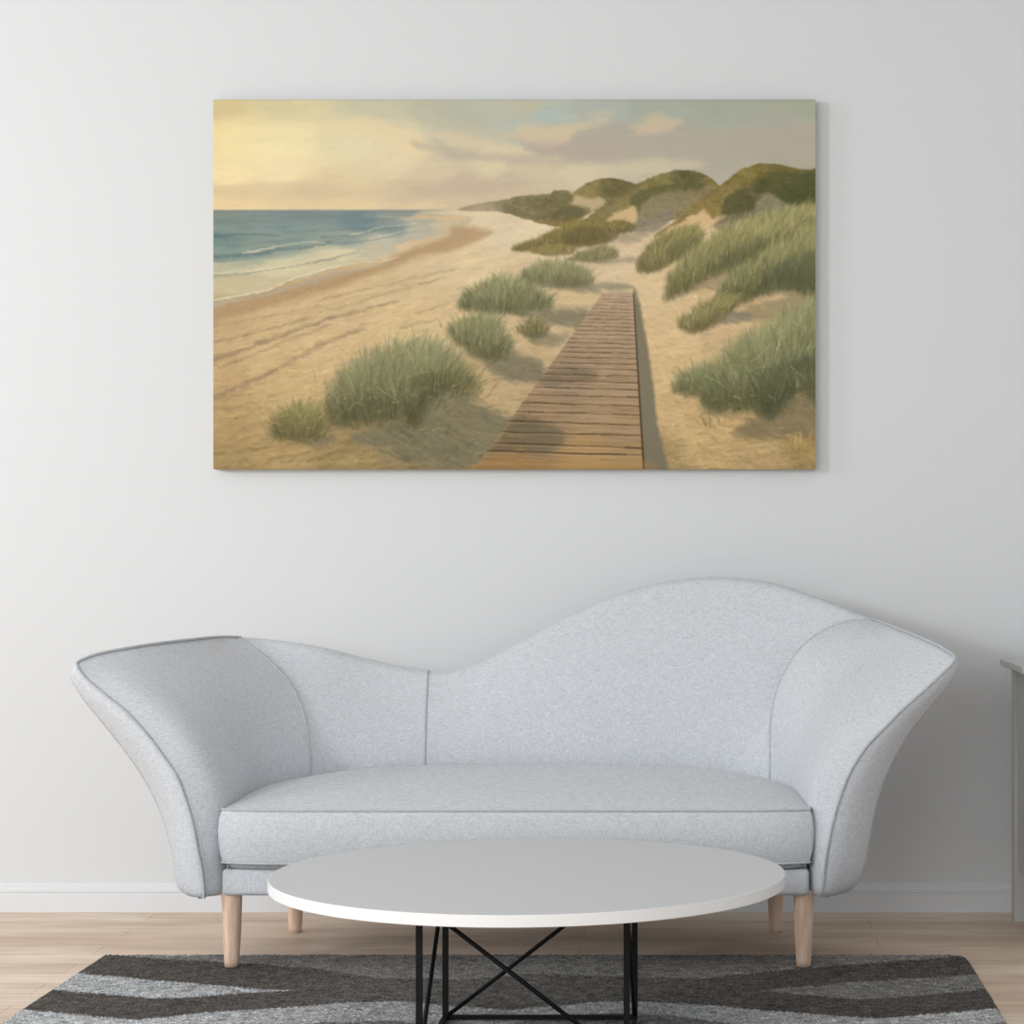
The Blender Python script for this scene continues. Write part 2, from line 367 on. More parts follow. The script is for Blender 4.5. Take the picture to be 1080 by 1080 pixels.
    for k in range(700):
        u = R.uniform(225, 440); v = R.uniform(224, 312)
        lim = 318-(u-225)*.36
        if v > lim: continue
        l = R.uniform(6, 24); i = min(max(int((v-V0)*S), 0), H-1); j = min(max(int((u-U0)*S), 0), W-1)
        c = img[i, j]*255*(1+R.uniform(-.05, .05)); sl = -.16*np.clip((v-235)/40, 0, 1)
        stroke([(u-l/2, v-sl*l/2), (u+l/2, v+sl*l/2)], R.uniform(.4, 1.1), .2, c, .6)
    # tracks along the beach
    for pts, w, al in [([(226, 361), (260, 353), (300, 343), (330, 335)], 1.8, .45), ([(226, 380), (250, 371), (290, 357), (330, 342), (360, 333), (420, 318)], 2.4, .6),
                       ([(232, 388), (270, 373), (320, 352), (350, 342)], 1.4, .5), ([(226, 418), (260, 405), (300, 385), (340, 364), (385, 347)], 2.8, .6), ([(335, 318), (370, 308), (430, 295), (480, 283)], 1.4, .4),
                       ([(350, 327), (420, 306), (470, 293)], 1.6, .4), ([(440, 330), (480, 316)], 1.4, .4), ([(226, 345), (300, 330), (345, 322)], 1.2, .3), ([(420, 345), (460, 337)], 1.2, .35)]:
        P = smooth(pts, 8, False); P = P+R.uniform(-.7, .7, P.shape)
        stroke(P, w*.8, w*.4, (152, 130, 100), al*.35)
        for k in range(len(P)-1):
            for q in range(3):
                o = R.uniform(-1, 1, 2)*[4, w*.7]
                stroke([P[k]+o+[-3, 1.0], P[k+1]+o+[3, -.8]], w*R.uniform(.2, .6), .2, (140, 121, 98), al*R.uniform(.2, .55))
    for k in range(5200):                                   # sand ripples and brush work
        u = R.uniform(225, 860); v = R.uniform(240, 495)
        if v < 325-(u-225)*.36: continue
        i = min(max(int((v-V0)*S), 0), H-1); j = min(max(int((u-U0)*S), 0), W-1)
        z = (v-215)/280; l = R.uniform(4, 18)*(.4+z); sl = (-.35 if u < 520 else R.choice([-.3, .05, .2]))*R.uniform(.3, 1)
        c = img[i, j]*255*(1+R.uniform(-.16, .09)*(.4+z))
        stroke([(u-l/2, v-sl*l/2), (u, v+R.uniform(-.6, .6)), (u+l/2, v+sl*l/2)], R.uniform(.3, 1.2)*(.5+z), .3, c, .5)

    # ---------------- far dunes
    fl = field([(500, 218, (146, 138, 104)), (545, 212, (118, 116, 80)), (580, 210, (114, 112, 74)), (615, 195, (128, 122, 74)), (650, 200, (100, 98, 62)),
                (620, 240, (118, 112, 66)), (580, 255, (130, 120, 76)), (690, 190, (122, 118, 68)), (725, 188, (96, 94, 58)), (660, 215, (126, 120, 74)),
                (700, 240, (134, 124, 72)), (760, 195, (124, 116, 66)), (790, 180, (122, 116, 62)), (830, 180, (110, 106, 60)), (840, 205, (78, 80, 50)), (800, 200, (92, 90, 54)), (740, 220, (128, 118, 66))])
    fl = fl*np.array([1.04, .99, 1.06])+(.06*noise(16, 8, 21, 5, .5)+.04*noise(5, 4, 22, 3))[..., None]
    w1 = 1.6*noise(9, 5, 23, 4)
    fill([(484, 222), (500, 216), (525, 212), (545, 208), (560, 206), (590, 206), (600, 225), (560, 232), (530, 224)], fl, 1.6, .85, w1*.4)
    fill([(530, 216), (540, 209), (562, 206), (572, 210), (585, 202), (600, 202), (606, 214), (590, 226), (570, 232), (548, 228), (532, 224)], fl, 1.4, 1, w1*.6)
    fill([(556, 230), (568, 222), (590, 208), (602, 205), (612, 208), (600, 224), (575, 236)], fl, 1.4, 1, w1*.6)
    fill([(574, 236), (590, 220), (602, 206), (622, 192), (645, 188), (666, 193), (680, 198), (672, 208), (650, 216), (620, 226), (600, 238)], fl, 1.4, 1, w1*.6)
    fill([(604, 207), (612, 206), (622, 210), (634, 208), (640, 214), (622, 224), (612, 219), (602, 216)], (192, 172, 138), 5, .8, w1*2.2)
    fill([(580, 228), (590, 220), (608, 217), (622, 222), (608, 230), (590, 232)], (98, 92, 66), 5, .7, w1)
    # second dune
    fill([(600, 243), (622, 228), (644, 212), (664, 198), (690, 186), (716, 180), (736, 182), (756, 193), (758, 203), (724, 228), (690, 236), (660, 244)], fl, 1.4, 1, w1)
    fill([(672, 205), (700, 196), (735, 200), (754, 197), (726, 226), (700, 236), (676, 240), (668, 228)], (140, 131, 106), 8, .6, w1*3.4)
    fill([(668, 206), (690, 196), (722, 194), (744, 192), (735, 199), (700, 203), (680, 214), (672, 226), (664, 218)], (94, 92, 58), 4, .8, w1*1.5)
    fill([(640, 232), (655, 222), (668, 216), (672, 226), (670, 236), (655, 234)], (208, 178, 134), 5, .85, w1*2.4)
    fill([(668, 236), (690, 226), (712, 218), (706, 234), (690, 244), (668, 243)], (132, 124, 106), 5, .8, w1)
    # front hill
    fill([(690, 250), (705, 238), (722, 224), (745, 205), (765, 192), (780, 180), (800, 173), (825, 174), (845, 179), (875, 183), (875, 235), (840, 232), (800, 232), (770, 236), (730, 240)], fl, 1.3, 1, w1)
    fill([(795, 200), (805, 188), (830, 182), (875, 186), (875, 228), (845, 220), (820, 214)], (80, 82, 50), 8, .75, w1*2)
    fill([(760, 222), (770, 205), (780, 200), (795, 208), (806, 218), (790, 228), (770, 232)], (86, 84, 54), 5, .8, w1*1.6)
    fill([(798, 212), (812, 204), (824, 212), (850, 222), (875, 226), (860, 240), (800, 238)], (138, 130, 106), 6, .85, w1*1.5)
    fill([(700, 246), (720, 232), (742, 222), (752, 230), (764, 228), (752, 240), (738, 246), (700, 256)], (210, 180, 136), 5, .9, w1*2.4)
    fill([(752, 240), (764, 228), (790, 224), (790, 236), (770, 242)], (126, 116, 94), 5, .75, w1)
    for k in range(4200):                                   # fine grass texture of the far hills
        u = R.uniform(535, 860); v = R.uniform(174, 245)
        i = min(max(int((v-V0)*S), 0), H-1); j = min(max(int((u-U0)*S), 0), W-1)
        c = img[i, j]*255
        if c[0] > 150 or c[0]-c[2] < 28: continue
        f = 1+R.uniform(-.2, .2)
        l = R.uniform(1.5, 5); a = R.uniform(-1, 1.6); h_ = R.uniform(.3, 1.6)
        stroke([(u, v+h_/2), (u+l*a, v-h_/2)], R.uniform(.4, 1), .3, c*np.array([f, f, f*.98]), .5)

    # ---------------- grass clumps
    def shade(poly, al=.6, col=(112, 108, 88), f=8):
        c = np.array(col)/255.+(.05*noise(16, 4, 32, 4, .35)+.03*noise(5, 2.5, 35, 3, .3))[..., None]
        fill(poly, c, f*1.3, al, f*.9*noise(16, 5, 31, 5, .3))
    def clump(poly, n, hgt, top, low, lean=0.25, fan=.9, base=True, light=(166, 164, 124), wd=.75):
        P = smooth(poly); x0, x1 = P[:, 0].min(), P[:, 0].max(); y0, y1 = P[:, 1].min(), P[:, 1].max(); cx = (x0+x1)/2
        top = np.array(top, float)+[10, 4, 0]; low = np.array(low, float)+[14, 10, 6]
        if base:
            t = np.clip((Y-y0)/(y1-y0), 0, 1)[..., None]
            g = (top*(1-t)+low*t)/255.+(.05*noise(10, 9, 33, 4, .4))[..., None]
            fill(poly, g, hgt*1.0, .9, .22*hgt*noise(7, 9, 34, 4)+.12*hgt)
        # column extents so that the shade follows the outline
        pts = []
        while len(pts) < n:
            u = R.uniform(x0-1, x1+1, 400); v = R.uniform(y0, y1+2, 400)
            ins = np.zeros(400, bool); Q = P
            for i in range(len(Q)):
                a, b = Q[i-1], Q[i]
                if abs(b[1]-a[1]) < 1e-9: continue
                ins ^= ((a[1] > v) != (b[1] > v)) & (u < a[0]+(v-a[1])/(b[1]-a[1])*(b[0]-a[0]))
            pts += list(zip(u[ins], v[ins]))
        pts = np.array(pts[:n]); pts = pts+R.normal(0, 1, pts.shape)*hgt*np.array([.22, .12])
        k = int(n*.10); pts[:k] += R.normal(0, 1, (k, 2))*hgt*np.array([.5, .3])
        pts = pts[np.argsort(pts[:, 1])]
        cols_lo = {}
        for q in np.linspace(x0, x1, 24):
            d = np.abs(P[:, 0]-q) < (x1-x0)/14; cols_lo[q] = (P[d, 1].min(), P[d, 1].max()) if d.any() else (y0, y1)
        keys = np.array(list(cols_lo)); vals = np.array([cols_lo[k] for k in keys])
        for (u, v) in pts:
            lo, hi = vals[np.argmin(abs(keys-u))]
            t = np.clip((v-lo)/max(hi-lo, 1), 0, 1)
            h = hgt*R.uniform(.55, 1.2); a = lean+fan*(u-cx)/(x1-x0)*1.6+R.normal(0, .28)
            a = np.clip(a, -1.5, 1.5)
            tip = (u+a*h*.9, v-h); mid = (u+a*h*.3, v-h*.6)
            c = top*(1-t)+low*t
            r = R.rand()
            if r < .10 and t < .75: c = np.array(light, float)*R.uniform(.92, 1.05)
            elif r < .24: c = c*.72
            c = c*R.uniform(.86, 1.12)+R.uniform(-5, 5, 3)
            al = R.uniform(.25, .7)*(1 if t < .8 else .6)
            if t > .8: h *= .8
            stroke([(u-a*h*.1, v+h*R.uniform(0, .3)), mid, tip], wd*R.uniform(.6, 1.2), .22, c, al)
    SG = (140, 144, 108); DG = (80, 82, 56); OL = (132, 128, 78)
    # middle distance
    clump([(540, 262), (570, 250), (590, 240), (612, 233), (630, 238), (652, 246), (640, 256), (600, 262), (560, 265)], 420, 5, (128, 122, 72), (96, 88, 58), .3, .3, light=(150, 142, 92))
    fill([(592, 248), (610, 240), (630, 240), (648, 248), (630, 256), (600, 258)], (92, 84, 56), 6, .5, w1)
    clump([(636, 240), (650, 233), (664, 236), (670, 242), (655, 246), (642, 246)], 90, 4, (124, 118, 72), (96, 90, 62))
    shade([(640, 248), (665, 246), (672, 242), (690, 246), (660, 256)], .55, (136, 126, 106), 5)
    clump([(560, 262), (590, 258), (606, 262), (600, 268), (570, 269)], 80, 3, (134, 126, 82), (112, 102, 68))
    clump([(598, 274), (615, 265), (635, 260), (650, 266), (648, 273), (620, 276)], 150, 5, (134, 134, 96), (106, 102, 74))
    shade([(620, 276), (650, 272), (668, 272), (672, 276), (640, 279)], .6, (136, 126, 108), 4)
    shade([(570, 302), (620, 298), (660, 300), (668, 304), (630, 308), (600, 306)], .7, (124, 118, 98), 5)
    clump([(548, 296), (560, 282), (585, 276), (612, 282), (626, 296), (610, 302), (575, 300)], 420, 8, SG, (92, 94, 68), .2)
    shade([(540, 328), (580, 326), (610, 324), (625, 330), (615, 348), (590, 346), (550, 334)], .75)
    clump([(484, 322), (498, 306), (525, 294), (556, 298), (580, 318), (578, 326), (540, 330), (500, 328)], 750, 10, SG, (88, 92, 66), .1)
    clump([(546, 348), (558, 338), (572, 340), (578, 352), (565, 357), (552, 353)], 130, 7, (128, 126, 88), (92, 90, 64))
    shade([(560, 358), (575, 352), (598, 354), (590, 362), (570, 363)], .6)
    shade([(510, 376), (540, 374), (572, 380), (570, 400), (540, 402), (515, 388)], .75)
    clump([(472, 350), (486, 340), (506, 334), (526, 342), (540, 368), (530, 377), (505, 376), (488, 366)], 620, 11, SG, (84, 86, 60), .15)
    # left foreground
    shade([(380, 452), (430, 440), (470, 412), (520, 430), (552, 448), (530, 480), (505, 494), (460, 492), (410, 480), (375, 466)], .85, (116, 110, 86), 12)
    shade([(310, 460), (345, 458), (352, 468), (330, 472)], .6)
    clump([(346, 440), (352, 412), (372, 390), (400, 374), (440, 362), (466, 368), (488, 388), (500, 412), (484, 418), (468, 410), (452, 432), (438, 446), (420, 438), (408, 444), (380, 446), (360, 448)],
          2300, 17, (144, 148, 112), (76, 78, 54), .1, .8, light=(172, 168, 126))
    fill([(438, 400), (460, 392), (480, 400), (470, 412), (450, 424), (436, 420)], (78, 82, 58), 12, .5, w1*2)
    clump([(450, 396), (470, 392), (486, 404), (492, 412), (470, 414), (452, 420)], 160, 13, (108, 112, 78), (72, 74, 50), .3, .8, base=False)
    clump([(408, 420), (440, 410), (446, 440), (436, 450), (414, 448)], 160, 16, (102, 104, 72), (70, 70, 48), .2, .9, base=False)
    clump([(288, 460), (292, 444), (306, 432), (328, 430), (342, 444), (340, 460), (316, 464)], 420, 14, (140, 136, 94), (86, 84, 56), 0, 1.0, light=(168, 160, 112))
    clump([(480, 412), (496, 400), (508, 410), (500, 420)], 50, 9, (130, 126, 86), (92, 88, 62), .6, .6, base=False)
    for pts in [[(398, 408), (412, 418), (422, 424)], [(430, 398), (440, 394), (462, 390)], [(368, 432), (376, 424), (386, 430)]]: stroke(smooth(pts, 4, False), .5, .25, (172, 164, 122), .7)
    for k in range(60):                                     # runners in the shade
        u = R.uniform(395, 520); v = R.uniform(438, 485); l = R.uniform(8, 26)
        stroke([(u, v), (u+l*.5, v+l*.2), (u+l, v+l*.55)], .8, .3, (92, 88, 66) if R.rand() < .6 else (140, 130, 100), .45)
    # right side
    shade([(700, 300), (720, 278), (760, 280), (745, 298), (720, 306)], .4)
    clump([(672, 284), (682, 262), (700, 248), (722, 240), (740, 244), (735, 262), (712, 276), (690, 286)], 520, 7, (134, 132, 88), (98, 94, 62), .3)
    fill([(704, 262), (722, 250), (738, 250), (730, 266), (712, 274)], (92, 94, 66), 8, .4, w1)
    shade([(712, 296), (730, 284), (790, 284), (800, 296), (760, 306), (716, 306)], .55, (134, 118, 90), 6)
    clump([(702, 314), (708, 292), (722, 274), (745, 256), (772, 238), (815, 226), (870, 218), (870, 262), (830, 268), (795, 284), (762, 288), (740, 296), (716, 312)],
          1700, 11, (154, 154, 106), (84, 84, 56), .25, .3, light=(178, 174, 122))
    fill([(745, 285), (765, 268), (800, 252), (812, 258), (800, 274), (775, 284)], (82, 88, 62), 14, .45, w1*2)
    clump([(756, 316), (768, 294), (795, 274), (830, 256), (870, 242), (870, 312), (830, 306), (800, 312), (775, 320)], 1500, 11, (146, 148, 104), (74, 78, 54), .2, .3, light=(172, 170, 120))
    fill([(800, 300), (825, 276), (860, 266), (875, 270), (875, 305), (830, 306)], (76, 82, 60), 16, .5, w1*2)
    shade([(770, 330), (800, 320), (860, 308), (875, 320), (850, 334), (800, 338)], .6, (128, 118, 88), 7)
    clump([(716, 342), (730, 330), (748, 318), (768, 312), (778, 320), (765, 334), (745, 346), (728, 350)], 420, 9, (144, 140, 94), (94, 88, 58), .4)
    shade([(758, 336), (772, 328), (792, 330), (790, 338), (766, 342)], .7, (122, 116, 100), 4)
    shade([(780, 450), (820, 430), (875, 410), (875, 455), (830, 462), (790, 462)], .85, (124, 112, 84), 10)
    clump([(712, 412), (722, 396), (745, 388), (758, 398), (752, 410), (732, 416)], 420, 12, (132, 140, 106), (88, 88, 60), -.1, .5, light=(160, 164, 126))
    clump([(740, 420), (750, 396), (772, 370), (800, 352), (832, 334), (875, 322), (875, 424), (845, 414), (826, 428), (812, 440), (795, 430), (770, 434), (752, 432)],
          2500, 18, (142, 148, 108), (74, 78, 54), 0, .5, light=(172, 174, 134))
    fill([(796, 430), (798, 404), (815, 388), (875, 372), (875, 412), (840, 412), (815, 438)], (72, 78, 58), 16, .55, w1*2)
    clump([(796, 426), (800, 406), (822, 396), (826, 420), (814, 440)], 220, 20, (92, 100, 72), (66, 70, 48), 0, .9, base=False, light=(126, 132, 98))
    clump([(830, 410), (850, 396), (875, 390), (875, 416), (850, 416)], 160, 16, (104, 108, 76), (74, 76, 52), 0, .3, base=False)
    for pts in [[(792, 382), (802, 374), (813, 362)], [(834, 386), (840, 392), (850, 402)], [(822, 308), (828, 316), (831, 322)], [(744, 396), (752, 400), (764, 408)], [(786, 386), (792, 394), (798, 404)], [(838, 340), (846, 346)]]:
        stroke(smooth(pts, 4, False), .5, .3, (172, 174, 136), .75)
    clump([(826, 480), (836, 466), (858, 458), (870, 464), (862, 482)], 120, 11, (172, 150, 100), (140, 116, 72), .1, .8, base=False, light=(186, 164, 112))
    clump([(740, 450), (750, 440), (758, 446), (752, 456)], 30, 9, (150, 134, 90), (120, 100, 68), -.4, .8, base=False)

    for k in range(9000):                                   # small broken brush marks over the land
        u = R.uniform(225, 860); v = R.uniform(232, 495)
        if v < 322-(u-225)*.36: continue
        z = .35+(v-215)/280
        ang = R.normal(-.25 if u < 560 else .15, .5); l = R.uniform(1.5, 6)*z
        i = min(max(int((v-V0)*S), 0), H-1); j = min(max(int((u-U0)*S), 0), W-1)
        c = img[i, j]*255*(1+R.normal(0, .085))+R.normal(0, 2, 3)
        stroke([(u-l*np.cos(ang), v-l*np.sin(ang)), (u, v+R.uniform(-.5, .5)), (u+l*np.cos(ang), v+l*np.sin(ang))], R.uniform(.3, .9)*z, .2, c, R.uniform(.3, .65))
    for k in range(420):                                    # crumbs and dry stems in the foreground sand
        u = R.uniform(228, 858); v = R.uniform(405, 492)
        if 500 < u < 690: continue
        l = R.uniform(2, 8); a = R.uniform(-.6, .6)
        c = (118, 94, 64) if R.rand() < .5 else (206, 174, 120)
        stroke([(u, v), (u+l*.5, v+a*l*.4), (u+l, v+a*l)], R.uniform(.3, .8), .2, c, R.uniform(.2, .5))
    # loose hand of the brush: small warp and a light softening
    def warp(im, dx, dy):
        ii, jj = np.mgrid[0:H, 0:W]; a = np.clip(jj+dx, 0, W-1.001); b = np.clip(ii+dy, 0, H-1.001)
        j = a.astype(int); i = b.astype(int); fa = (a-j)[..., None]; fb = (b-i)[..., None]
        return (im[i, j]*(1-fa)+im[i, j+1]*fa)*(1-fb)+(im[i+1, j]*(1-fa)+im[i+1, j+1]*fa)*fb
    far = np.clip((330-Y)/120, 0, 1)
    img = warp(img, 2.0*noise(6, 6, 51, 3)*(1-.4*far), 1.6*noise(6, 5, 52, 3)*(1-.4*far)*(1-.9*np.clip(1-abs(Y-222)/5, 0, 1)))
    P = np.pad(img, ((1, 1), (1, 1), (0, 0)), 'edge')
    bl = (P[:-2, 1:-1]+P[2:, 1:-1]+P[1:-1, :-2]+P[1:-1, 2:]+2*img)/6
    img = img*.7+bl*.3

    # ---------------- boardwalk
    L0, L1 = (636, 309), (498, 497); R0, R1 = (668, 308), (679, 497)
    fill([(668, 310), (674, 320), (680, 350), (688, 400), (694, 450), (704, 500), (676, 500), (670, 400)], (114, 108, 90), 5, .9, 1.6*noise(6, 6, 41, 3))
    wood = field([(650, 315, (168, 144, 112)), (640, 340, (158, 134, 104)), (640, 370, (152, 130, 98)), (600, 400, (138, 118, 90)), (660, 400, (150, 126, 94)),
                  (570, 430, (146, 122, 88)), (640, 430, (150, 126, 90)), (560, 455, (132, 112, 80)), (660, 450, (148, 122, 86)), (540, 485, (136, 108, 68)), (620, 485, (156, 126, 80)), (670, 485, (150, 122, 80))])
    wood = wood*np.array([1.07, 1.08, 1.15])+(.06*noise(60, 2.2, 42, 4, .03)+.025*noise(20, 1.6, 43, 3, .03))[..., None]
    fill([L0, R0, R1, L1], wood, 1.3, 1, None, False)
    def lr(v):
        t = (v-309)/188; return L0[0]+(L1[0]-L0[0])*t, R0[0]+(R1[0]-R0[0])*t
    fill([(566, 400), (590, 388), (622, 390), (630, 398), (600, 404), (580, 408)], (112, 100, 82), 6, .6, w1)
    fill([(528, 462), (546, 440), (580, 446), (596, 458), (584, 474), (548, 474), (516, 478)], (98, 90, 70), 9, .65, w1*3)
    v = 312.0; vs = []
    gap = 3.6
    while v < 478: vs.append(v); gap = 3.4+((v-309)/188)**1.8*14; v += gap
    vs.append(477.5)
    for v in vs:
        a, b = lr(v); z = (v-309)/188; n = 9
        tilt = 5.5*z if v > 350 else 1
        P = [(a+(b-a)*k/n, v-tilt*.5+tilt*k/n+R.uniform(-.5, .5)*(.3+z)) for k in range(n+1)]
        P[0] = (lr(P[0][1])[0], P[0][1]); 
        for k in range(n):
            ww = R.uniform(.25, .5)+.6*z*R.uniform(.5, 1.1)
            stroke([P[k], P[k+1]], ww, ww, (74, 58, 40), R.uniform(.45, .95)*(.55+.45*z))
        stroke([(x, y+1.1+z) for x, y in P], .5+.5*z, .5, (176, 150, 112), .35)
        for q in range(14):
            s = R.uniform(0, .85); e = s+R.uniform(.08, .25); yy = v+R.uniform(1, 3+8*z)
            aa, bb = lr(yy)
            stroke([(aa+(bb-aa)*s, yy-tilt*.3), (aa+(bb-aa)*min(e, 1), yy)], .25+.35*z*R.rand(), .2, (88, 74, 56) if R.rand() < .6 else (172, 150, 116), R.uniform(.25, .6))
    stroke([(668, 310), (672, 380), (675, 430), (679, 496)], .7, 1.2, (72, 58, 44), .85)
    stroke([(636, 309), (572, 398), (500, 496)], .4, .5, (160, 140, 104), .35)
    fill([(498, 500), (504, 488), (560, 484), (640, 488), (680, 486), (680, 500)], (166, 128, 74), 8, .35, w1)
    P = np.pad(img, ((1, 1), (1, 1), (0, 0)), 'edge')
    img = img*.75+.25*(P[:-2, 1:-1]+P[2:, 1:-1]+P[1:-1, :-2]+P[1:-1, 2:])/4
    # overall canvas tone and fine grain
    img += (R.rand(H, W)-.5)[..., None]*.012
    edge = np.clip(1-(Y-V0)/2.5, 0, 1)[..., None]*.10+np.clip(1-(V1-Y)/5, 0, 1)[..., None]*.08
    img = img*(1-edge)
    return np.clip(img, 0, 1)

# ---------------------------------------------------------------- canvas picture
def canvas_picture():
    im = paint_seascape(1.26); H, Wd, _ = im.shape
    yf = -.052; a = W(225, 105, yf); b = W(860, 495, yf)
    root = empty('canvas_print', ((a[0]+b[0])/2, 0, b[2]))
    tag(root, 'canvas print of a boardwalk through beach dunes hung above the sofa', 'picture')
    xs = np.linspace(a[0], b[0], Wd); zs = np.linspace(a[2], b[2], H)
    XX, ZZ = np.meshgrid(xs, zs); V = np.stack([XX, np.full_like(XX, yf), ZZ], -1).reshape(-1, 3)-np.array(root.location)
    i, j = np.mgrid[0:H-1, 0:Wd-1]; q = (i*Wd+j).ravel(); Fq = np.stack([q, q+Wd, q+Wd+1, q+1], 1)
    me = bpy.data.meshes.new('printed_front'); me.vertices.add(len(V)); me.vertices.foreach_set('co', V.ravel().astype('f'))
    me.loops.add(Fq.size); me.loops.foreach_set('vertex_index', Fq.ravel().astype('i'))
    me.polygons.add(len(Fq)); me.polygons.foreach_set('loop_start', np.arange(0, Fq.size, 4, dtype='i')); me.update(calc_edges=True)
    m, nt, bb, at = paint_attr_material('printed_canvas', .75, .12)
    nz = scaled_noise(nt, (1, 1, 1), 500, 2); bump(nt, bb, nz.outputs[0], .1, .0006)
    # print colour dimmed leftwards to cancel the stronger room light on that side
    light_comp = np.interp(np.linspace(225, 860, Wd), [225, 350, 500, 600, 860], [.86, .90, .96, 1.01, 1.05])
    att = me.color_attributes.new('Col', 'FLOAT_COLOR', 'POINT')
    c = np.ones((H*Wd, 4), 'f'); c[:, :3] = np.clip(lin(im.reshape(-1, 3))*PAINT_GAIN*np.tile(light_comp, H)[:, None], 0, .95); att.data.foreach_set('color', c.ravel())
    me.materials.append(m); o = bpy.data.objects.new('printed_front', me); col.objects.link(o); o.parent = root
    t = box('stretched_edge', (a[0], yf+.0004, b[2]), (b[0], -.001, a[2]), M_edge, root, .0015, 1)
canvas_picture()

